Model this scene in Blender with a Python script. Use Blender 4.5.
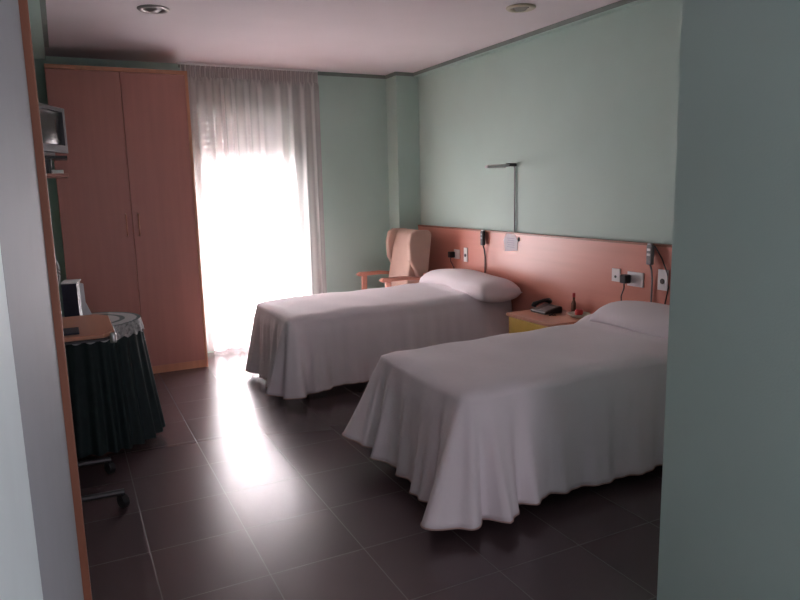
import bpy, bmesh, math, random
from mathutils import Vector, Matrix
random.seed(4)
PI = math.pi
S = bpy.context.scene
C = S.collection
for o in list(bpy.data.objects): bpy.data.objects.remove(o)

# ---------------------------------------------------------------- camera
cd = bpy.data.cameras.new('camera'); cam = bpy.data.objects.new('camera', cd); C.objects.link(cam)
cd.sensor_width = 36; cd.lens = 672.03/800*36; cd.clip_start = .02
R = Matrix(((0.8941338691847861, 0.0940397081952084, -0.4378140669955726),
            (-0.44719657450097594, 0.13678954043559263, -0.8839139355061739),
            (-0.023234623544116696, 0.9861263382092476, 0.16436239642565376)))
cam.matrix_world = Matrix.Translation((0, 0, 1.45)) @ R.to_4x4()
S.camera = cam

# ---------------------------------------------------------------- world, light, exposure
w = bpy.data.worlds.new('overcast_sky'); S.world = w; w.use_nodes = True
bg = w.node_tree.nodes['Background']; bg.inputs[0].default_value = (1.0, .935, .985, 1); bg.inputs[1].default_value = 57
def area(name, loc, rot, sx, sy, power, col=(1, 1, 1), portal=False):
    l = bpy.data.lights.new(name, 'AREA'); l.shape = 'RECTANGLE'; l.size = sx; l.size_y = sy; l.energy = power; l.color = col
    if portal: l.cycles.is_portal = True
    o = bpy.data.objects.new(name, l); C.objects.link(o); o.location = loc; o.rotation_euler = rot
    return o
area('daylight_portal', (1.55, 6.38, 1.12), (-PI/2, 0, 0), .9, 2.3, 1, portal=True)
area('hallway_light', (1.22, -1.0, 1.0), (PI/2, 0, .5), .7, 1.4, 15, (1.0, .86, .98))
S.view_settings.view_transform = 'Standard'; S.view_settings.look = 'None'
S.view_settings.exposure = 0; S.view_settings.gamma = 1; S.view_settings.use_curve_mapping = False

# ---------------------------------------------------------------- materials
def new(name):
    m = bpy.data.materials.new(name); m.use_nodes = True
    return m, m.node_tree.nodes, m.node_tree.links, m.node_tree.nodes['Principled BSDF']
def mat(name, col, rough=.5, metal=0, var=.06, scale=12, bump=0, bscale=60, spec=.5, stretch=None):
    m, N, L, P = new(name)
    P.inputs['Roughness'].default_value = rough; P.inputs['Metallic'].default_value = metal
    P.inputs['Specular IOR Level'].default_value = spec
    tc = N.new('ShaderNodeTexCoord'); mp = N.new('ShaderNodeMapping')
    if stretch: mp.inputs['Scale'].default_value = stretch
    L.new(tc.outputs['Object'], mp.inputs['Vector'])
    nz = N.new('ShaderNodeTexNoise'); nz.inputs['Scale'].default_value = scale; nz.inputs['Detail'].default_value = 4
    L.new(mp.outputs[0], nz.inputs['Vector'])
    r = N.new('ShaderNodeValToRGB'); L.new(nz.outputs['Fac'], r.inputs[0])
    r.color_ramp.elements[0].position = .3; r.color_ramp.elements[1].position = .7
    r.color_ramp.elements[0].color = tuple(c*(1-var) for c in col)+(1,)
    r.color_ramp.elements[1].color = tuple(min(1, c*(1+var)) for c in col)+(1,)
    L.new(r.outputs[0], P.inputs['Base Color'])
    if bump:
        n2 = N.new('ShaderNodeTexNoise'); n2.inputs['Scale'].default_value = bscale; L.new(mp.outputs[0], n2.inputs['Vector'])
        b = N.new('ShaderNodeBump'); b.inputs['Strength'].default_value = bump; b.inputs['Distance'].default_value = .004
        L.new(n2.outputs['Fac'], b.inputs['Height']); L.new(b.outputs[0], P.inputs['Normal'])
    return m
M = {}
M['wall'] = mat('mint_wall_paint', (.47, .62, .56), .6, var=.02, scale=3, bump=.15, bscale=140)
M['ceil'] = mat('white_ceiling_paint', (.88, .80, .83), .8, var=.02, scale=2)
M['seam'] = mat('painted_shadow_joint', (.22, .26, .24), .8)  # dark colour stands in for the shade in the ceiling gaps
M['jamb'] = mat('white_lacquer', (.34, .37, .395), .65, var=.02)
M['nearwall'] = mat('pale_blue_green_wall_paint', (.80, .93, .93), .6, var=.02)
M['wood'] = mat('wardrobe_beech_laminate', (.46, .195, .155), .4, var=.04, scale=3, stretch=(9, 9, .5))
M['wood_edge'] = mat('orange_beech_edging', (.56, .25, .145), .35, var=.08, scale=3, stretch=(9, 9, .5))
M['head'] = mat('headboard_beech_laminate', (.60, .235, .175), .34, var=.03, scale=3, stretch=(9, .5, 9))
M['ns'] = mat('bedside_beech', (.55, .25, .16), .35, var=.06, scale=3, stretch=(9, .5, 9))
M['trimwood'] = mat('dark_door_wood', (.30, .115, .065), .4, var=.12, scale=3, stretch=(9, 9, .5))
M['chairwood'] = mat('chair_beech', (.55, .25, .18), .35, var=.08, scale=6)
M['yellow'] = mat('yellow_drawer_laminate', (.62, .40, .07), .4, var=.04)
M['sheet'] = mat('white_cotton_bedspread', (.86, .80, .83), .85, var=.02, scale=5, bump=.25, bscale=30)
M['hem'] = mat('pinkish_hem_stitching', (.48, .33, .30), .85)
M['cream'] = mat('cream_upholstery', (.47, .32, .26), .6, var=.04, scale=8, bump=.15)
M['green'] = mat('dark_green_cloth', (.006, .018, .019), .75, var=.2, scale=20)
M['chrome'] = mat('brushed_metal', (.55, .55, .56), .3, 1)
M['dark'] = mat('black_plastic', (.015, .015, .018), .35)
M['grey'] = mat('grey_plastic', (.22, .22, .23), .45)
M['darkgrey'] = mat('dark_grey_metal', (.06, .06, .065), .4, .5)
M['silver'] = mat('silver_grey_plastic', (.11, .11, .12), .4)
M['screen'] = mat('dead_grey_picture_tube', (.055, .06, .062), .15)
M['white'] = mat('white_plastic', (.80, .78, .78), .35, var=.01)
M['paper'] = mat('pale_paper', (.80, .76, .80), .8, var=.03, scale=30)
M['print'] = mat('grey_print', (.62, .58, .66), .8)
M['red'] = mat('red_plastic', (.45, .03, .03), .35)
M['ceram'] = mat('pale_glazed_ceramic', (.62, .60, .46), .2)
M['brown'] = mat('brown_bottle_glass', (.12, .05, .03), .15)
M['navy'] = mat('navy_card', (.012, .010, .03), .5)
M['ringgrey'] = mat('grey_lamp_ring', (.30, .28, .28), .35, .5)
M['ringcream'] = mat('cream_lamp_ring', (.62, .55, .42), .35)
M['lens'] = mat('unlit_lamp_glass', (.45, .42, .38), .15)
M['concrete'] = mat('pale_balcony_concrete', (.6, .58, .55), .8, bump=.2)
M['mattress'] = mat('grey_mattress_cover', (.4, .4, .42), .8)
M['shutter'] = mat('white_shutter_slat', (.60, .55, .54), .5)

def floor_mat():
    m, N, L, P = new('mauve_grey_floor_tiles')
    tc = N.new('ShaderNodeTexCoord'); mp = N.new('ShaderNodeMapping'); L.new(tc.outputs['Object'], mp.inputs['Vector'])
    mp.inputs['Location'].default_value = (-.195, .045, 0)
    br = N.new('ShaderNodeTexBrick'); L.new(mp.outputs[0], br.inputs['Vector'])
    br.offset = 0; br.squash = 1
    br.inputs['Scale'].default_value = 1; br.inputs['Brick Width'].default_value = .39; br.inputs['Row Height'].default_value = .4
    br.inputs['Mortar Size'].default_value = .0024; br.inputs['Mortar Smooth'].default_value = .1; br.inputs['Bias'].default_value = 0
    br.inputs['Color1'].default_value = (.082, .056, .060, 1); br.inputs['Color2'].default_value = (.088, .060, .064, 1)
    br.inputs['Mortar'].default_value = (.135, .115, .115, 1)
    nz = N.new('ShaderNodeTexNoise'); nz.inputs['Scale'].default_value = 5; nz.inputs['Detail'].default_value = 6; L.new(tc.outputs['Object'], nz.inputs['Vector'])
    mx = N.new('ShaderNodeMix'); mx.data_type = 'RGBA'; mx.blend_type = 'MULTIPLY'; mx.inputs[0].default_value = .0
    L.new(br.outputs['Color'], mx.inputs[6]); L.new(nz.outputs['Fac'], mx.inputs[7]); L.new(mx.outputs[2], P.inputs['Base Color'])
    P.inputs['Roughness'].default_value = .26
    bp = N.new('ShaderNodeBump'); bp.inputs['Strength'].default_value = .3; bp.inputs['Distance'].default_value = .001; bp.invert = True
    L.new(br.outputs['Fac'], bp.inputs['Height']); L.new(bp.outputs[0], P.inputs['Normal'])
    P.inputs['Specular IOR Level'].default_value = .62
    return m
M['floor'] = floor_mat()

def curtain_mat():
    m, N, L, P = new('sheer_white_voile')
    N.remove(P); out = N['Material Output']
    d = N.new('ShaderNodeBsdfDiffuse'); d.inputs[0].default_value = (.74, .68, .67, 1)
    t = N.new('ShaderNodeBsdfTranslucent'); t.inputs[0].default_value = (.62, .55, .56, 1)
    tr = N.new('ShaderNodeBsdfTransparent'); tr.inputs[0].default_value = (1, .97, .98, 1)
    a = N.new('ShaderNodeMixShader'); a.inputs[0].default_value = .5; L.new(d.outputs[0], a.inputs[1]); L.new(t.outputs[0], a.inputs[2])
    b = N.new('ShaderNodeMixShader'); L.new(a.outputs[0], b.inputs[1]); L.new(tr.outputs[0], b.inputs[2])
    # weave density varies a little across the cloth
    tc = N.new('ShaderNodeTexCoord'); wv = N.new('ShaderNodeTexNoise'); wv.inputs['Scale'].default_value = 90
    L.new(tc.outputs['Object'], wv.inputs['Vector'])
    mr = N.new('ShaderNodeMapRange'); mr.inputs[3].default_value = .34; mr.inputs[4].default_value = .42
    L.new(wv.outputs['Fac'], mr.inputs[0])
    lw = N.new('ShaderNodeLayerWeight'); lw.inputs[0].default_value = .5      # the weave closes up where the cloth turns edge-on
    sb = N.new('ShaderNodeMath'); sb.operation = 'SUBTRACT'; sb.inputs[0].default_value = 1; L.new(lw.outputs['Facing'], sb.inputs[1])
    pw = N.new('ShaderNodeMath'); pw.operation = 'POWER'; L.new(sb.outputs[0], pw.inputs[0]); pw.inputs[1].default_value = 3.2
    ml = N.new('ShaderNodeMath'); ml.operation = 'MULTIPLY'; L.new(mr.outputs[0], ml.inputs[0]); L.new(pw.outputs[0], ml.inputs[1])
    L.new(ml.outputs[0], b.inputs[0])
    L.new(b.outputs[0], out.inputs[0])
    return m
M['voile'] = curtain_mat()
def glass_mat():
    m, N, L, P = new('clear_window_glass'); N.remove(P)
    tr = N.new('ShaderNodeBsdfTransparent'); tr.inputs[0].default_value = (.96, .98, .97, 1)
    g = N.new('ShaderNodeBsdfGlossy'); g.inputs['Roughness'].default_value = .02
    a = N.new('ShaderNodeMixShader'); a.inputs[0].default_value = .06
    L.new(tr.outputs[0], a.inputs[1]); L.new(g.outputs[0], a.inputs[2]); L.new(a.outputs[0], N['Material Output'].inputs[0])
    return m
M['glass'] = glass_mat()
def lace_mat():
    m, N, L, P = new('white_lace_with_rings')
    tc = N.new('ShaderNodeTexCoord'); mp = N.new('ShaderNodeMapping'); mp.inputs['Scale'].default_value = (1, 1, 0)
    L.new(tc.outputs['Object'], mp.inputs['Vector'])
    wv = N.new('ShaderNodeTexWave'); wv.wave_type = 'RINGS'; wv.rings_direction = 'Z'; wv.inputs['Scale'].default_value = 3.4
    wv.inputs['Distortion'].default_value = .6; wv.inputs['Detail Scale'].default_value = 6
    L.new(mp.outputs[0], wv.inputs['Vector'])
    r = N.new('ShaderNodeValToRGB'); L.new(wv.outputs['Fac'], r.inputs[0])
    r.color_ramp.elements[0].position = .12; r.color_ramp.elements[0].color = (.10, .13, .13, 1)
    r.color_ramp.elements[1].position = .3; r.color_ramp.elements[1].color = (.42, .42, .42, 1)
    L.new(r.outputs[0], P.inputs['Base Color']); P.inputs['Roughness'].default_value = .8
    return m
M['lace'] = lace_mat()
M['lace_edge'] = mat('white_lace_edge', (.36, .37, .37), .85, var=.5, scale=60)

# ---------------------------------------------------------------- helpers
def bx(bm, x0, x1, y0, y1, z0, z1, bev=0, rot=None, about=None):
    r = bmesh.ops.create_cube(bm, size=1)
    vs = r['verts']
    for v in vs: v.co = Vector(((x0+x1)/2+v.co.x*(x1-x0), (y0+y1)/2+v.co.y*(y1-y0), (z0+z1)/2+v.co.z*(z1-z0)))
    if bev:
        es = list({e for v in vs for e in v.link_edges})
        b = bmesh.ops.bevel(bm, geom=es, offset=bev, segments=2, profile=.5, affect='EDGES')
        vs = list({v for f in b['faces'] for v in f.verts} | {v for v in vs if v.is_valid})
    if rot is not None: bmesh.ops.rotate(bm, verts=vs, cent=about or Vector(((x0+x1)/2, (y0+y1)/2, (z0+z1)/2)), matrix=rot)
    return vs
def tube(bm, pts, r, n=10, cap=True):
    pts = [Vector(p) for p in pts]; rings = []
    for i, p in enumerate(pts):
        d = (pts[min(i+1, len(pts)-1)]-pts[max(i-1, 0)]).normalized()
        u = d.cross(Vector((0, 0, 1)))
        if u.length < .05: u = d.cross(Vector((1, 0, 0)))
        u.normalize(); v = d.cross(u)
        rr = r[i] if isinstance(r, (list, tuple)) else r
        rings.append([bm.verts.new(p+u*math.cos(2*PI*k/n)*rr+v*math.sin(2*PI*k/n)*rr) for k in range(n)])
    for a, b in zip(rings, rings[1:]):
        for k in range(n): bm.faces.new((a[k], a[(k+1) % n], b[(k+1) % n], b[k]))
    if cap: bm.faces.new(rings[0][::-1]); bm.faces.new(rings[-1])
def lathe(bm, prof, c, n=40):
    rings = [[bm.verts.new((c[0]+r*math.cos(2*PI*k/n), c[1]+r*math.sin(2*PI*k/n), c[2]+z)) for k in range(n)] for r, z in prof]
    for a, b in zip(rings, rings[1:]):
        for k in range(n): bm.faces.new((a[k], a[(k+1) % n], b[(k+1) % n], b[k]))
    bm.faces.new(rings[0][::-1]); bm.faces.new(rings[-1])
def prism(bm, poly, axis, a, b):
    def P(p, t):
        if axis == 'y': return (p[0], t, p[1])
        if axis == 'x': return (t, p[0], p[1])
        return (p[0], p[1], t)
    A = [bm.verts.new(P(p, a)) for p in poly]; B = [bm.verts.new(P(p, b)) for p in poly]
    n = len(poly)
    for i in range(n): bm.faces.new((A[i], A[(i+1) % n], B[(i+1) % n], B[i]))
    bm.faces.new(A[::-1]); bm.faces.new(B)
def grid(bm, f, nu, nv):
    V = [[bm.verts.new(f(i/nu, j/nv)) for j in range(nv+1)] for i in range(nu+1)]
    for i in range(nu):
        for j in range(nv): bm.faces.new((V[i][j], V[i+1][j], V[i+1][j+1], V[i][j+1]))
    return V
def obj(name, bm, m, parent=None, smooth=False, sub=0, bevel=0, solid=0):
    bmesh.ops.recalc_face_normals(bm, faces=bm.faces)
    me = bpy.data.meshes.new(name); 
    if smooth:
        for f in bm.faces: f.smooth = True
    bm.to_mesh(me); bm.free(); me.materials.append(M[m] if isinstance(m, str) else m)
    o = bpy.data.objects.new(name, me); C.objects.link(o)
    if parent is not None:
        o.parent = parent; o.matrix_parent_inverse = Matrix.Translation(-total_loc(parent))
    if solid: s = o.modifiers.new('s', 'SOLIDIFY'); s.thickness = solid; s.offset = 0
    if bevel: b = o.modifiers.new('b', 'BEVEL'); b.width = bevel; b.segments = 2; b.limit_method = 'ANGLE'
    if sub: s = o.modifiers.new('u', 'SUBSURF'); s.levels = sub; s.render_levels = sub
    return o
def total_loc(o):
    return Vector(o.location)
BM = bmesh.new
def thing(name, label, cat, loc=(0, 0, 0), group=None):
    o = bpy.data.objects.new(name, None); o.empty_display_size = .05; C.objects.link(o); o.location = loc
    return tag(o, label, cat, group)
def tag(o, label, cat, group=None):
    o['label'] = label; o['category'] = cat
    if group: o['group'] = group
    return o
def struct(name, bm, m, parent=None, **k):
    o = obj(name, bm, m, parent, **k)
    if parent is None: o['kind'] = 'structure'
    return o
def sbox(name, m, *a, parent=None, **k):
    bm = BM(); bx(bm, *a, **k); return struct(name, bm, m, parent)
def pbox(name, m, parent, *a, bev=0):
    bm = BM(); bx(bm, *a, bev=bev); return obj(name, bm, m, parent)

# ---------------------------------------------------------------- setting
XR, YB, ZC = 3.195, 6.16, 2.535
sbox('floor', 'floor', -.7, 3.45, -1.4, 6.36, -.1, 0)
sbox('ceiling', 'ceil', -.7, 3.45, -1.4, 6.36, ZC, ZC+.12)
sbox('wall_right', 'wall', XR, XR+.2, -1.4, 6.36, 0, ZC)
sbox('wall_left', 'wall', -.7, -.5, 1.6, 6.36, 0, ZC)
WX0, WX1, WZ = 1.13, 1.96, 2.2
bm = BM(); bx(bm, -.5, WX0, YB, YB+.2, 0, ZC); bx(bm, WX1, XR, YB, YB+.2, 0, ZC); bx(bm, WX0, WX1, YB, YB+.2, WZ, ZC)
struct('wall_back', bm, 'wall')
sbox('wall_corner_pillar', 'wall', 2.955, XR, 5.94, YB, 0, ZC)
sbox('wall_left_front', 'nearwall', -.7, -.055, -1.2, .74, 0, ZC)
sbox('wall_left_partition', 'wall', -.7, -.06, .74, 1.6, 0, ZC)
sbox('wall_right_front', 'wall', 1.663, XR, -1.2, 1.47, 0, ZC)
sbox('wall_front', 'wall', -.7, 1.663, -1.4, -1.2, 0, ZC)
sbox('ceiling_beam_left', 'wall', -.5, 0.0, 1.6, 5.60, 2.41, ZC)
sbox('trim_1', 'seam', 0.0, .03, 1.6, 5.60, 2.495, ZC)                 # dark strip, paints the shade on the beam's cornice face
# stepped cove along right and back walls
bm = BM(); bx(bm, XR-.055, XR, 1.47, YB, 2.497, ZC); struct('trim_2', bm, 'wall')
bm = BM(); bx(bm, XR-.06, XR-.053, 1.47, 5.94, 2.505, ZC); struct('trim_3', bm, 'seam')  # thin dark line painted as the cove's shadow gap
bm = BM(); bx(bm, 1.0, 2.955, YB-.012, YB, 2.503, ZC); bx(bm, 2.943, 2.955, 5.93, YB, 2.503, ZC); bx(bm, 2.943, XR-.053, 5.928, 5.94, 2.503, ZC)
struct('trim_4', bm, 'seam')
sbox('balcony_floor', 'concrete', -.5, 4, 6.36, 8, -.12, -.03)

# white painted jamb panel by the camera, its wooden casing, the open wooden door beyond
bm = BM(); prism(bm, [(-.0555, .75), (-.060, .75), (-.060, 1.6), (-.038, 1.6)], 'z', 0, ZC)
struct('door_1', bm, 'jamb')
bm = BM(); bx(bm, -.10, -.0215, 1.6, 1.635, 0, ZC, bev=.003); struct('trim_5', bm, 'trimwood')
bm = BM(); bx(bm, -.0, .80, -.018, .018, .01, 2.1, bev=.002)
d2 = struct('door_2', bm, 'trimwood'); d2.location = (-.074, 1.65, 0); d2.rotation_euler = (0, 0, math.radians(89.2))
h = BM()
pts = []
for k in range(13):
    a = PI*k/12; pts.append((.745, -.018-.020*math.sin(a)**.8 if 0 < k < 12 else -.016, 1.21+.045*math.cos(a)))
tube(h, pts, .0045, 8)
ho = bpy.data.meshes.new('door_handle'); bmesh.ops.recalc_face_normals(h, faces=h.faces); h.to_mesh(ho); h.free(); ho.materials.append(M['chrome'])
hd = bpy.data.objects.new('door_handle', ho); C.objects.link(hd); hd.parent = d2

# window: frame, sash, glass; roller shutter outside
wn = sbox('window_1', 'white', WX0, WX0+.05, YB+.08, YB+.14, 0, WZ)
bm = BM()
bx(bm, WX1-.05, WX1, YB+.08, YB+.14, 0, WZ); bx(bm, WX0+.05, WX1-.05, YB+.08, YB+.14, WZ-.05, WZ); bx(bm, WX0+.05, WX1-.05, YB+.08, YB+.14, 0, .13)
obj('window_frame', bm, 'white', wn)
pbox('window_glass', 'glass', wn, WX0+.05, WX1-.05, YB+.105, YB+.111, .13, WZ-.05)
sh = thing('roller_shutter', 'half lowered white roller shutter behind the sheer curtain', 'shutter', ((WX0+WX1)/2, YB+.17, 1.66))
z = 1.60
while z < 2.2:
    b = BM(); bx(b, WX0+.002, WX1-.002, YB+.16, YB+.172, z, min(z+.0465, 2.199), bev=.002)
    x = WX0+.02
    while x < WX1-.03 and z < 2.15:
        bx(b, x, x+.026, YB+.163, YB+.169, z+.045, z+.054); x += .032
    obj('slat', b, 'shutter', sh); z += .052

# ---------------------------------------------------------------- curtain and rail
def curt(u, v):
    x = 1.005+u*(2.225-1.005); z = .03+v*(2.515-.03)
    s = x*52+1.2*math.sin(x*9)+.4*math.sin(x*23)
    amp = .027+.009*math.sin(x*5+.7)
    k = .55+.45*(1-v)**.35
    y = 6.085+amp*k*math.sin(s)+.010*(1-v)*math.sin(x*31+v*3)
    if v > .955: y = 6.085+.008*math.sin(x*150)
    return (x+.008*k*math.cos(s)*(1-v)-(.03 if u > .5 else 0)*0, y, z+.006*math.sin(s*.5)*(1-v))
bm = BM(); grid(bm, curt, 420, 60)
cu = thing('sheer_curtain', 'floor-length sheer white curtain in front of the bright balcony window', 'curtain', (1.63, 6.085, 0))
obj('curtain_cloth', bm, 'voile', cu, smooth=True)
b = BM(); grid(b, lambda u, v: (1.005+u*1.21, 6.078+.007*math.sin(u*190), 2.42+v*.08), 380, 2)
obj('heading_tape', b, 'voile', cu, smooth=True)
bm = BM(); bx(bm, .98, 2.225, 6.07, 6.10, 2.517, 2.534, bev=.002)
tag(obj('curtain_rail', bm, 'white'), 'slim white rail holding the sheer curtain at the ceiling', 'curtain rail')

# ---------------------------------------------------------------- wardrobe
W0, W1, WY, WT = -.015, .985, 5.66, 2.395
wd = thing('wardrobe', 'tall two-door reddish beech wardrobe beside the window', 'wardrobe', (.48, 5.9, 0))
bm = BM()
bx(bm, W0, W0+.022, WY+.02, 6.15, 0, WT); bx(bm, W1-.022, W1, WY, 6.15, 0, WT)
bx(bm, W0+.022, W1-.022, 6.13, 6.15, .06, WT-.03); bx(bm, W0+.022, W1-.022, WY+.03, 6.13, .05, .07)
obj('body', bm, 'wood_edge', wd, bevel=.0015)
pbox('top_panel', 'wood_edge', wd, W0, W1-.022, WY, 6.15, WT-.03, WT, bev=.0015)
pbox('plinth', 'wood_edge', wd, W0+.022, W1-.022, WY+.012, WY+.03, 0, .062)
mid = .487
for i, (a, b_) in enumerate(((W0+.002, mid-.002), (mid+.002, W1-.024))):
    b = BM(); bx(b, a, b_, WY-.002, WY+.018, .066, WT-.034, bev=.0015)
    d = obj('door', b, 'wood', wd)
    xh = mid-.045 if i == 0 else mid+.045
    b = BM(); tube(b, [(xh, WY-.002, 1.30), (xh, WY-.026, 1.29), (xh, WY-.030, 1.24), (xh, WY-.030, 1.19), (xh, WY-.026, 1.14), (xh, WY-.002, 1.13)], .006, 8)
    obj('handle', b, 'ns', d, smooth=True)

# ---------------------------------------------------------------- headboard panel along the wall
HZ = 1.085; HX = 3.16
hb = thing('headboard_panel', 'long pinkish beech headboard panel running behind both beds', 'headboard', (HX, 4, 0))
segs = [(5.935, 4.75), (4.747, 1.475)]
for a, b_ in segs: pbox('panel', 'head', hb, HX, XR-.002, b_, a, .30, HZ-.014, bev=.001)
pbox('top_edge', 'trimwood', hb, HX-.004, XR-.001, 1.475, 5.935, HZ-.014, HZ, bev=.002)  # dark wood colour draws the shadow line along the headboard top

# ---------------------------------------------------------------- beds
def bed(x0, y0, y1, zt, seed, lab, where, flares, pyn=None, hemb=-.03):
    rnd = random.Random(seed)
    x1 = HX-.012; r = .055
    t = thing('bed', lab, 'bed', ((x0+x1)/2, (y0+y1)/2, 0), 'hospital style single beds')
    pbox('mattress', 'mattress', t, x0+.02, x1, y0+.02, y1-.02, .38, zt-.02, bev=.02)
    b = BM(); bx(b, x0+.05, x1, y0+.05, y0+.09, .30, .37); bx(b, x0+.05, x1, y1-.09, y1-.05, .30, .37)
    bx(b, x0+.05, x0+.09, y0+.09, y1-.09, .30, .37); bx(b, x1-.04, x1, y0+.09, y1-.09, .30, .37); bx(b, x0+.09, x1-.04, y0+.09, y1-.09, .365, .378)
    obj('bed_frame', b, 'darkgrey', t)
    for X in (x0+.14, x1-.14):
        for Y in (y0+.12, y1-.12):
            b = BM(); tube(b, [(X, Y, .30), (X, Y, .09)], .018, 12); lg = obj('leg', b, 'darkgrey', t, smooth=False)
            b = BM(); tube(b, [(X-.012, Y, .05), (X+.012, Y, .05)], .05, 20); obj('caster', b, 'dark', lg)
    # perimeter path: head(near side y0) -> foot -> head (far side)
    path = []
    def add(x, y, nx, ny): path.append((x, y, nx, ny))
    n1 = 90
    for i in range(n1): add(x1-(x1-x0-r)*i/n1, y0, 0, -1)
    for i in range(24):
        a = PI/2*i/24; add(x0+r-r*math.sin(a), y0+r-r*math.cos(a), -math.sin(a), -math.cos(a))
    n2 = 56
    for i in range(n2): add(x0, y0+r+(y1-y0-2*r)*i/n2, -1, 0)
    for i in range(24):
        a = PI/2*i/24; add(x0+r-r*math.cos(a), y1-r+r*math.sin(a), -math.cos(a), math.sin(a))
    for i in range(n1+1): add(x0+r+(x1-x0-r)*i/n1, y1, 0, 1)
    s = [0]
    for p, q in zip(path, path[1:]): s.append(s[-1]+math.hypot(q[0]-p[0], q[1]-p[1]) + .05*(abs(p[2]*q[3]-p[3]*q[2])))
    cA, cB = s[n1+12], s[n1+24+n2+12]
    NT, ND = 9, 22
    ym = (y0+y1)/2
    ph = [rnd.uniform(0, 6) for _ in range(6)]
    def raise_(x):
        k = min(1, max(0, (x-(x1-.42))/.16)); k = k*k*(3-2*k)
        return .02*min(1, max(0, (x-x0)/1.4))+.045*k
    def sag(x, y): return .004*math.sin(x*7+ph[0])*math.sin(y*9+ph[1])+.003*math.sin(x*17+y*6+ph[2])
    b = BM(); rows = []
    for j in range(NT+ND+1):
        ring = []
        for i, (x, y, nx, ny) in enumerate(path):
            xs = max(x, x0+.40); dx, dy = x-xs, y-ym
            if j <= NT:
                k = j/NT; X, Y = xs+dx*k, ym+dy*k; Z = zt+raise_(X)+sag(X, Y)
                e = max(0, (k-.86)/.14); Z -= .022*e*e
                ring.append(b.verts.new((X, Y, Z)))
            else:
                t_ = (j-NT)/ND
                g = math.exp(-((s[i]-cA)/.30)**2); g2 = math.exp(-((s[i]-cB)/.26)**2)
                hd = min(1, max(0, (x-(x1-.55))/.4)) if (ny < -.9 and pyn) else 0
                c = flares[0]*g+flares[1]*g2+.13*hd
                amp = (.013+.056*max(g*flares[0]/.1, g2*flares[1]/.1))*t_**1.25
                wv = math.sin(s[i]*30+ph[3]+1.2*math.sin(s[i]*6.3+ph[4]))+.40*math.sin(s[i]*67+ph[5])*(1+.4*max(g, g2))
                off = .016*min(1, t_*5)+(.035+c)*t_**1.15+amp*wv
                off = max(off, .008)
                hz = .075+.018*math.sin(s[i]*4+ph[0])-.035*g+hemb*g2+.010*wv*(g+g2)
                base = zt+raise_(x)+sag(x, y)-.022
                Z = base-(base-hz)*t_
                if t_ < .06: off *= .8
                hk = min(1, (x1-x)/.15) if abs(ny) > .9 else 1
                ring.append(b.verts.new((x+nx*off*1, y+ny*off*(.55+.45*hk), Z)))
        rows.append(ring)
    for a, c in zip(rows, rows[1:]):
        for k in range(len(a)-1):
            if (a[k].co-a[k+1].co).length < 1e-6 and (c[k].co-c[k+1].co).length < 1e-6: continue
            b.faces.new((a[k], a[k+1], c[k+1], c[k]))
    hemrow = [v.co.copy() for v in rows[-1]]
    bmesh.ops.remove_doubles(b, verts=b.verts, dist=1e-5)
    sp = obj('bedspread', b, 'sheet', None, smooth=True)
    tag(sp, 'white cotton bedspread hanging in folds over the %s' % where, 'bedspread', 'bedspreads')
    sp.modifiers.new('s', 'SOLIDIFY').thickness = .003
    hb_ = BM(); tube(hb_, [v for v in hemrow], .0035, 5); obj('hem', hb_, 'hem', sp, smooth=True)
    # pillow
    px0, px1, py0, py1 = x1-.37, x1-.0, pyn or y0-.005, y1-(.03 if pyn else .09)
    b = BM()
    def pf(u, v, sgn):
        a = 2*u-1; c = 2*v-1
        X = (px0+px1)/2+(px1-px0)/2*a; Y = (py0+py1)/2+(py1-py0)/2*c
        ea = max(0, 1-abs(a)**2.4)**.5; ec = max(0, 1-abs(c)**14)**.5
        zc = zt+.058
        H = (.100 if sgn > 0 else (-.085 if pyn and c < 0 else -.045))*ea*ec*(1+.04*math.sin(Y*11+ph[1])+.03*math.sin(X*19+Y*7))
        drop = -.022*(abs(c)**5)
        return Vector((X+.012*math.sin(Y*8+ph[2])*(1-u), Y, zc+H+drop+.006*math.sin(Y*6+ph[3])))
    grid(b, lambda u, v: pf(u, v, 1), 28, 40); grid(b, lambda u, v: pf(u, v, -1), 28, 40)
    bmesh.ops.remove_doubles(b, verts=b.verts, dist=1e-4)
    p = obj('pillow', b, 'sheet', None, smooth=True)
    tag(p, 'wide white pillow at the head of the %s' % where, 'pillow', 'pillows')
bed(1.43, 2.30, 3.17, .595, 3, 'single bed nearest the camera, draped in a white bedspread', 'bed nearest the camera', (.09, .09), None, .075)
bed(1.31, 4.37, 5.25, .595, 8, 'single bed beside the window, draped in a white bedspread', 'bed by the window', (.06, .05), 4.20)

# ---------------------------------------------------------------- bedside cabinet and what stands on it
NX0, NX1, NY0, NY1, NZ = 2.76, 3.158, 3.36, 3.87, .56
ns = thing('nightstand', 'beech bedside cabinet with yellow drawer between the two beds', 'nightstand', (2.96, 3.61, 0))
bm = BM(); bx(bm, NX0+.01, NX1, NY0+.01, NY0+.03, .03, NZ-.022); bx(bm, NX0+.01, NX1, NY1-.03, NY1-.01, .03, NZ-.022)
bx(bm, NX1-.015, NX1, NY0+.03, NY1-.03, .03, NZ-.022); bx(bm, NX0+.02, NX1-.015, NY0+.03, NY1-.03, .03, .05); bx(bm, NX0+.02, NX1-.015, NY0+.03, NY1-.03, .33, .345)
obj('body', bm, 'ns', ns)
pbox('top', 'ns', ns, NX0-.005, NX1, NY0, NY1, NZ-.022, NZ, bev=.003)
dr = pbox('drawer', 'yellow', ns, NX0-.004, NX0+.014, NY0+.033, NY1-.033, .35, NZ-.026, bev=.002)
b = BM(); tube(b, [(NX0-.004, 3.55, .43), (NX0-.026, 3.55, .43), (NX0-.026, 3.67, .43), (NX0-.004, 3.67, .43)], .005, 8); obj('handle', b, 'chrome', dr)
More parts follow.
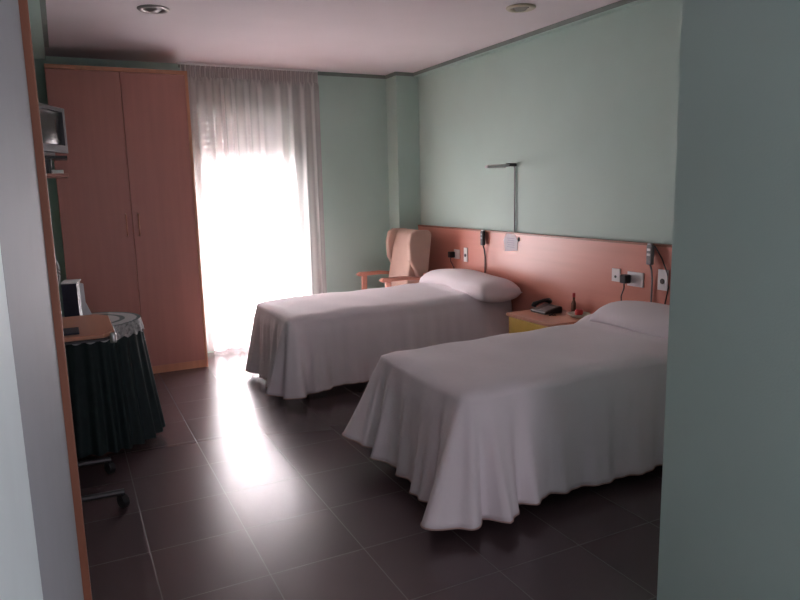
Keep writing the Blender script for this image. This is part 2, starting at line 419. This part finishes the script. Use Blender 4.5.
dd = pbox('door', 'yellow', ns, NX0-.004, NX0+.014, NY0+.033, NY1-.033, .055, .345, bev=.002)
b = BM(); tube(b, [(NX0-.004, 3.55, .30), (NX0-.026, 3.55, .30), (NX0-.026, 3.67, .30), (NX0-.004, 3.67, .30)], .005, 8); obj('handle', b, 'chrome', dd)

PX, PY = 2.99, 3.74
ph = thing('telephone', 'black desk telephone on the bedside cabinet', 'telephone', (PX, PY, NZ))
def pp(x, y, z): return (PX+x, PY+y, NZ+z)
bm = BM(); prism(bm, [(PX-.07, NZ), (PX+.08, NZ), (PX+.08, NZ+.045), (PX+.06, NZ+.05), (PX-.07, NZ+.018)], 'y', PY-.10, PY+.07); obj('phone_base', bm, 'dark', ph, bevel=.006)
bm = BM(); prism(bm, [(PX-.055, NZ+.0225), (PX+.03, NZ+.0432), (PX+.03, NZ+.046), (PX-.055, NZ+.0255)], 'y', PY-.085, PY-.005)
obj('keypad', bm, 'grey', ph)
bm = BM(); tube(bm, [pp(-.065, .04, .040), pp(-.055, .04, .056), pp(-.02, .04, .068), pp(.03, .04, .076), pp(.07, .04, .072), pp(.085, .04, .058)], [.018, .019, .012, .012, .019, .018], 12)
obj('handset', bm, 'dark', ph, smooth=True)
bm = BM(); tube(bm, [pp(-.05+.02*math.sin(k*.5), -.115-.0028*k+.006*math.cos(k*2.2), .007+.004*math.sin(k*2.2)) for k in range(18)], .0035, 6)
obj('cord', bm, 'dark', ph, smooth=True)

di = BM(); lathe(di, [(.03, 0), (.05, .004), (.078, .026), (.074, .028), (.045, .009), (.01, .008)], (3.06, 3.46, NZ), 32)
tag(obj('dish', di, 'ceram', smooth=True), 'pale glazed round dish on the bedside cabinet beside the telephone', 'dish')
bo = thing('bottle', 'slim dark upright bottle with red cap standing beside the pale dish', 'bottle', (3.10, 3.56, NZ))
bm = BM(); lathe(bm, [(.013, 0), (.016, .004), (.016, .075), (.012, .09), (.008, .10), (.008, .12)], (3.10, 3.56, NZ), 16); obj('bottle_body', bm, 'brown', bo, smooth=True)
bm = BM(); lathe(bm, [(.009, .12), (.0105, .123), (.0105, .148), (.006, .151)], (3.10, 3.56, NZ), 16); obj('cap', bm, 'red', bo, smooth=True)
bm = BM(); lathe(bm, [(.010, 0), (.022, .005), (.029, .02), (.028, .036), (.018, .046), (.006, .044)], (3.06, 3.46, NZ+.009), 20)
tag(obj('red_fruit', bm, 'red', smooth=True), 'small round red item lying in the pale dish', 'fruit')

# ---------------------------------------------------------------- fittings on the headboard
def plate(name, label, y, z, hy, hz, cat='socket', group=None, hole=None):
    t = thing(name, label, cat, (HX, y, z), group)
    pbox('face_plate', 'white', t, HX-.010, HX-.0005, y-hy, y+hy, z-hz, z+hz, bev=.002)
    if hole:
        b = BM(); tube(b, [(HX-.0105, y+hole[0], z+hole[1]), (HX-.0125, y+hole[0], z+hole[1])], hole[2], 14); obj('button', b, 'dark', t)
    return t
def plug(label, y, z, d, y2, zend):
    t = thing('plug', label, 'plug', (HX-.011, y, z))
    b = BM(); bx(b, HX-.011-d, HX-.0105, y-.026, y+.026, z-.028, z+.026, bev=.008); obj('plug_body', b, 'dark', t)
    b = BM(); tube(b, [(HX-.02-d*.5, y, z-.024), (HX-.02-d*.45, y+.002, z-.06), (HX-.012, y2, z-.12), (HX-.008, y2, zend)], .004, 7); obj('cable', b, 'dark', t, smooth=True)
plate('wall_socket', 'white socket above the window bed holding a black plug', 5.19, .85, .045, .042)
plug('black plug in the socket above the window bed', 5.235, .845, .05, 5.235, .70)
t = plate('call_switch', 'upright narrow white switch plate above the window bed pillow', 5.04, .855, .028, .062, 'switch', None, (0, -.005, .015))
plate('antenna_socket', 'small square white plate with single hole above near bed pillow', 3.225, .865, .035, .042, 'socket', None, (0, -.01, .009))
plate('wall_socket', 'wide white double socket above the near bed pillow holding a black plug', 3.06, .855, .065, .045)
plug('black plug in the wide socket above the near bed', 3.115, .855, .05, 3.17, .70)
plate('call_switch', 'upright white switch plate beside the foreground wall above near bed', 2.845, .875, .036, .062, 'switch', None, (0, -.008, .017))
def handset(y, lab, near):
    t = thing('call_handset', lab, 'handset', (HX, y, HZ))
    pbox('bracket', 'chrome', t, HX-.022, HX-.0045, y+.005, y+.035, HZ-.075, HZ+.004, bev=.003)
    b = BM(); bx(b, HX-.045, HX-.018, y-.022, y+.022, HZ-.125, HZ-.005, bev=.008); o = obj('remote_body', b, 'grey' if near else 'darkgrey', t)
    for k in range(2):
        pbox('button', 'white' if near else 'grey', o, HX-.048, HX-.044, y-.012, y+.012, HZ-.04-k*.03, HZ-.026-k*.03)
    b = BM(); tube(b, [(HX-.03, y, HZ-.122), (HX-.02, y-.004, HZ-.16), (HX-.010, y-.002, HZ-.22), (HX-.010, y, .68)], .0055, 8)
    obj('cable', b, 'grey' if near else 'darkgrey', t, smooth=True)
    if near:
        b = BM(); tube(b, [(HX-.03, y-.03, HZ-.01), (HX-.012, y-.07, HZ-.08), (HX-.010, y-.115, HZ-.17), (HX-.014, y-.13, HZ-.25), (HX-.012, y-.10, .70)], .004, 7)
        obj('cable', b, 'dark', t, smooth=True)
handset(4.73, 'dark call handset hanging at headboard top above the window bed', False)
handset(2.925, 'grey call handset hanging at headboard top above the near bed', True)
# reading lamp on its thin pole
lp = thing('reading_lamp', 'thin wall reading lamp on upright rod above the headboard', 'lamp', (HX, 4.36, HZ))
b = BM(); tube(b, [(XR-.012, 4.36, HZ+.002), (XR-.012, 4.36, 1.58), (XR-.018, 4.36, 1.60), (XR-.03, 4.36, 1.607)], .006, 8); obj('rod', b, 'grey', lp, smooth=True)
b = BM(); tube(b, [(XR-.03, 4.36, 1.607), (XR-.31, 4.30, 1.60)], .006, 8); obj('arm', b, 'white', lp, smooth=True)
b = BM(); bx(b, -.13, .07, -.018, .018, -.018, .0, bev=.005, rot=Matrix.Rotation(.18, 3, 'Z'))
bmesh.ops.translate(b, verts=b.verts, vec=(XR-.18, 4.333, 1.601)); obj('lamp_shade', b, 'white', lp)
b = BM(); bx(b, XR-.09, XR-.005, 4.345, 4.375, 1.595, 1.62, bev=.004); obj('joint', b, 'darkgrey', lp)
pa = thing('paper_notice', 'pale paper notice stuck on the headboard below the reading lamp', 'notice', (HX, 4.37, 1.0))
b = BM(); prism(b, [(4.29, .945), (4.455, .93), (4.47, 1.02), (4.44, 1.065), (4.39, 1.08), (4.32, 1.065), (4.285, 1.02)], 'x', HX-.0025, HX-.0005)
obj('sheet', b, 'paper', pa)
b = BM()
for k in range(5): bx(b, HX-.0032, HX-.0026, 4.325, 4.425-.01*(k % 2), .965+k*.017, .972+k*.017)
obj('print', b, 'print', pa)
b = BM(); bx(b, HX-.012, HX-.0005, 4.262, 4.272, 1.02, 1.05, bev=.002); tag(obj('hook', b, 'dark'), 'tiny dark hook on the headboard beside the paper notice', 'hook')

# ---------------------------------------------------------------- wing armchair in the corner
def armchair():
    t = thing('armchair', 'cream winged armchair with beech arms in the far corner', 'armchair', (2.78, 5.56, 0))
    def rr(z): return 2.80+.10*(z-.45)/.62        # front plane of the back, leaning to the wall
    ya, yb = 5.39, 5.86
    # seat
    b = BM(); bx(b, 2.42, 2.90, ya+.03, yb-.03, .36, .47, bev=.03); obj('seat', b, 'cream', t, smooth=True)
    # backrest
    b = BM(); prism(b, [(2.78, .44), (2.76, .60), (2.82, .9), (2.86, 1.03), (2.90, 1.065), (2.98, 1.06), (3.0, 1.03), (2.94, .6), (2.92, .44)], 'y', ya+.03, yb-.03)
    obj('backrest', b, 'cream', t, bevel=.02, smooth=False)
    for y0_, y1_ in ((ya-.02, ya+.045), (yb-.045, yb+.02)):
        b = BM(); prism(b, [(2.86, .60), (2.83, .70), (2.775, .80), (2.765, .95), (2.79, 1.045), (2.84, 1.07), (2.98, 1.065), (3.005, 1.03), (2.975, .80), (2.95, .60)], 'y', y0_, y1_)
        obj('wing', b, 'cream', t, bevel=.018)
    for y_ in (ya-.03, yb+.03):
        b = BM(); prism(b, [(2.46, .645), (2.49, .665), (2.70, .665), (2.92, .64), (2.92, .615), (2.70, .632), (2.48, .628)], 'y', y_-.028, y_+.028); obj('arm', b, 'chairwood', t, bevel=.006)
        b = BM(); prism(b, [(2.51, 0), (2.55, 0), (2.565, .628), (2.515, .628)], 'y', y_-.018, y_+.018); obj('leg', b, 'chairwood', t, bevel=.004)
        b = BM(); prism(b, [(3.0, 0), (3.04, 0), (2.94, .60), (2.94, .68), (2.90, .68), (2.90, .60)], 'y', y_-.018, y_+.018); obj('leg', b, 'chairwood', t, bevel=.004)
        b = BM(); bx(b, 2.55, 2.92, y_-.012, y_+.012, .33, .38); obj('side_rail', b, 'chairwood', t)
    b = BM(); bx(b, 2.52, 2.545, ya-.012, yb+.012, .31, .36); obj('cross_rail', b, 'chairwood', t)
    b = BM(); bx(b, 2.92, 2.945, ya-.012, yb+.012, .31, .36); obj('cross_rail', b, 'chairwood', t)
armchair()

# ---------------------------------------------------------------- round skirted table
TX, TY, TZ = .075, 4.20, .735
rt = thing('round_table', 'round side table hidden under the dark green cloth', 'table', (TX, TY, 0))
bm = BM(); lathe(bm, [(.27, 0), (.275, .006), (.275, .02), (.27, .024)], (TX, TY, TZ-.03), 48); obj('tabletop', bm, 'chairwood', rt)
bm = BM(); lathe(bm, [(.16, 0), (.16, .02), (.03, .06), (.022, .3), (.03, .66), (.08, TZ-.03)], (TX, TY, 0), 24); obj('pedestal', bm, 'chairwood', rt, smooth=True)
def skirt(u, v):
    a = 2*PI*u; 
    if v < .18:
        r = .278*v/.18; z = TZ
    else:
        t_ = (v-.18)/.82; z = TZ-.004-(TZ-.06)*t_
        r = .282+.07*t_**1.1+(.004+.017*t_)*math.sin(a*26+.8*math.sin(a*5))
    return Vector((TX+r*math.cos(a), TY+r*math.sin(a), z))
bm = BM(); grid(bm, skirt, 320, 26); bmesh.ops.remove_doubles(bm, verts=bm.verts, dist=1e-5)
tag(obj('tablecloth', bm, 'green', smooth=True), 'dark green pleated cloth falling to the floor over round table', 'tablecloth')
lc = thing('lace_cover', 'white lace overlay with scalloped edge on the green tablecloth', 'table cover', (TX, TY, TZ))
def lace(u, v):
    a = 2*PI*u; r = .283*v
    return Vector((r*math.cos(a), r*math.sin(a), .004))
bm = BM(); grid(bm, lace, 128, 10); bmesh.ops.remove_doubles(bm, verts=bm.verts, dist=1e-5)
o = obj('lace_top', bm, 'lace', None, smooth=True); o.parent = lc
def ledge(u, v):
    a = 2*PI*u; r = .284+.012*v+.005*v*math.sin(a*26+.8*math.sin(a*5))
    return Vector((r*math.cos(a), r*math.sin(a), .004-v*(.062+.016*abs(math.sin(a*13)))))
bm = BM(); grid(bm, ledge, 320, 6); o = obj('lace_edge', bm, 'lace_edge', None, smooth=True); o.parent = lc

# folder box with papers on it
fb = thing('brochure_box', 'dark navy upright box with white papers on the round table', 'box', (.03, 4.05, TZ+.006))
bm = BM(); bx(bm, -.03, .045, 3.98, 4.12, TZ+.006, .985, bev=.002, rot=Matrix.Rotation(-.15, 3, 'Z')); obj('box_body', bm, 'navy', fb)
bm = BM(); bx(bm, -.032, .050, 3.978, 4.125, .986, .992, rot=Matrix.Rotation(-.15, 3, 'Z')); obj('lid', bm, 'paper', fb)
bm = BM(); prism(bm, [(.048, .985), (.068, .98), (.070, .88), (.108, .775), (.085, .760), (.050, .765)], 'y', 3.985, 3.992)
obj('leaflet', bm, 'paper', fb)

# ---------------------------------------------------------------- overbed table on casters
ot = thing('overbed_table', 'beech-topped overbed table on dark caster legs in front of round table', 'table', (-.1, 3.45, 0))
OZ = .82
bm = BM(); prism(bm, [(-.36, 3.22), (.115, 3.22), (.165, 3.29), (.165, 3.72), (.11, 3.80), (-.36, 3.80)], 'z', OZ, OZ+.018); obj('tabletop', bm, 'ns', ot, bevel=.003)
bm = BM(); prism(bm, [(-.365, 3.212), (.118, 3.212), (.173, 3.287), (.173, 3.723), (.112, 3.808), (-.365, 3.808)], 'z', OZ-.012, OZ-.0005); obj('top_edge', bm, 'darkgrey', ot, bevel=.003)
bm = BM(); lathe(bm, [(.012, 0), (.014, .01), (.014, .035), (.01, .045)], (.155, 3.245, OZ-.03), 16); obj('chrome_knob', bm, 'chrome', ot, smooth=True)
bm = BM(); bx(bm, -.30, -.26, 3.44, 3.50, .07, OZ-.012); obj('column', bm, 'darkgrey', ot)
bm = BM(); bx(bm, -.31, -.25, 3.20, 3.72, .07, .10); obj('cross_bar', bm, 'darkgrey', ot)
for y_, x_ in ((3.24, .13), (3.69, .10)):
    bm = BM(); tube(bm, [(-.28, y_, .085), (x_+.01, y_, .078)], .014, 10); lg = obj('leg', bm, 'darkgrey', ot)
    bm = BM(); tube(bm, [(x_-.012, y_, .032), (x_+.014, y_+.012, .032)], .032, 20); obj('caster', bm, 'dark', lg)
    bm = BM(); tube(bm, [(-.283, y_, .032), (-.26, y_, .032)], .032, 20); obj('caster', bm, 'dark', lg)
    bm = BM(); tube(bm, [(x_, y_, .032), (x_, y_, .08)], .008, 8); obj('stem', bm, 'dark', lg)
bm = BM(); bx(bm, -.16, .02, 3.27, 3.42, OZ+.019, OZ+.027, bev=.002)
tag(obj('folder', bm, 'navy'), 'thin dark folder lying on the overbed table top', 'folder')

# ---------------------------------------------------------------- television on its wall shelf
tv = thing('television', 'small silver-grey tube television on the left wall shelf', 'television', (0, 4.6, 1.71))
tv.rotation_euler = (0, 0, math.radians(64))
# local: x along screen (near edge negative), front faces -y
def tvp(name, bm, m, par=tv, **k):
    o = obj(name, bm, m, None, **k); o.parent = par; return o
bm = BM()
for a in ((-.165, .165, 0, .03, .245, .27), (-.165, .165, 0, .03, 0, .045), (-.165, -.135, 0, .03, .045, .245), (.135, .165, 0, .03, .045, .245)): bx(bm, *a)
case = tvp('front_frame', bm, 'silver')
bm = BM(); prism(bm, [(-.165, .03), (.165, .03), (.16, .12), (.09, .30), (-.09, .30), (-.16, .12)], 'z', .005, .268); tvp('casing', bm, 'silver', bevel=.006)
bm = BM(); grid(bm, lambda u, v: (-.135+.27*u, .022-.012*(1-(2*u-1)**2)*(1-(2*v-1)**2), .045+.2*v), 12, 12); tvp('screen', bm, 'screen', smooth=True)
bm = BM(); bx(bm, -.1, .1, .05, .22, -.025, .004); tvp('foot', bm, 'dark')
sf = thing('wall_shelf', 'narrow wooden wall shelf below the television with dark swivel post', 'shelf', (-.5, 4.6, 1.57))
pbox('shelf_board', 'wood', sf, -.498, .055, 4.36, 4.80, 1.56, 1.577, bev=.002)
bm = BM(); tube(bm, [(-.06, 4.62, 1.577), (-.06, 4.62, 1.668)], .035, 14); obj('swivel_post', bm, 'darkgrey', sf)
bm = BM(); bx(bm, -.2, .06, 4.50, 4.76, 1.668, 1.684); obj('swivel_plate', bm, 'dark', sf)
bm = BM(); bx(bm, -.03, .032, 4.44, 4.56, 1.578, 1.600, bev=.003); tag(obj('set_top_box', bm, 'white'), 'small white box lying on the television wall shelf', 'box')

# ---------------------------------------------------------------- recessed ceiling lamps
def spot(x, y, ring, lens, label):
    t = thing('recessed_ceiling_light', label, 'ceiling light', (x, y, ZC), 'recessed ceiling lights')
    bm = BM(); n = 40
    prof = [(.055, 0), (.06, -.010), (.085, -.010), (.092, -.004), (.092, 0)]
    rings = [[bm.verts.new((x+r*math.cos(2*PI*k/n), y+r*math.sin(2*PI*k/n), ZC+z_-.0005)) for k in range(n)] for r, z_ in prof]
    for a, b in zip(rings, rings[1:]):
        for k in range(n): bm.faces.new((a[k], a[(k+1) % n], b[(k+1) % n], b[k]))
    obj('trim_ring', bm, ring, t, smooth=True)
    bm = BM(); lathe(bm, [(.012, -.022), (.030, -.018), (.042, -.006), (.052, -.0012)], (x, y, ZC), 28); obj('bulb', bm, lens, t, smooth=True)
spot(.60, 4.42, 'ringgrey', 'ringgrey', 'round grey recessed ceiling light above the left side, near wardrobe')
spot(2.66, 3.59, 'ringcream', 'lens', 'round cream recessed ceiling light near the headboard wall')
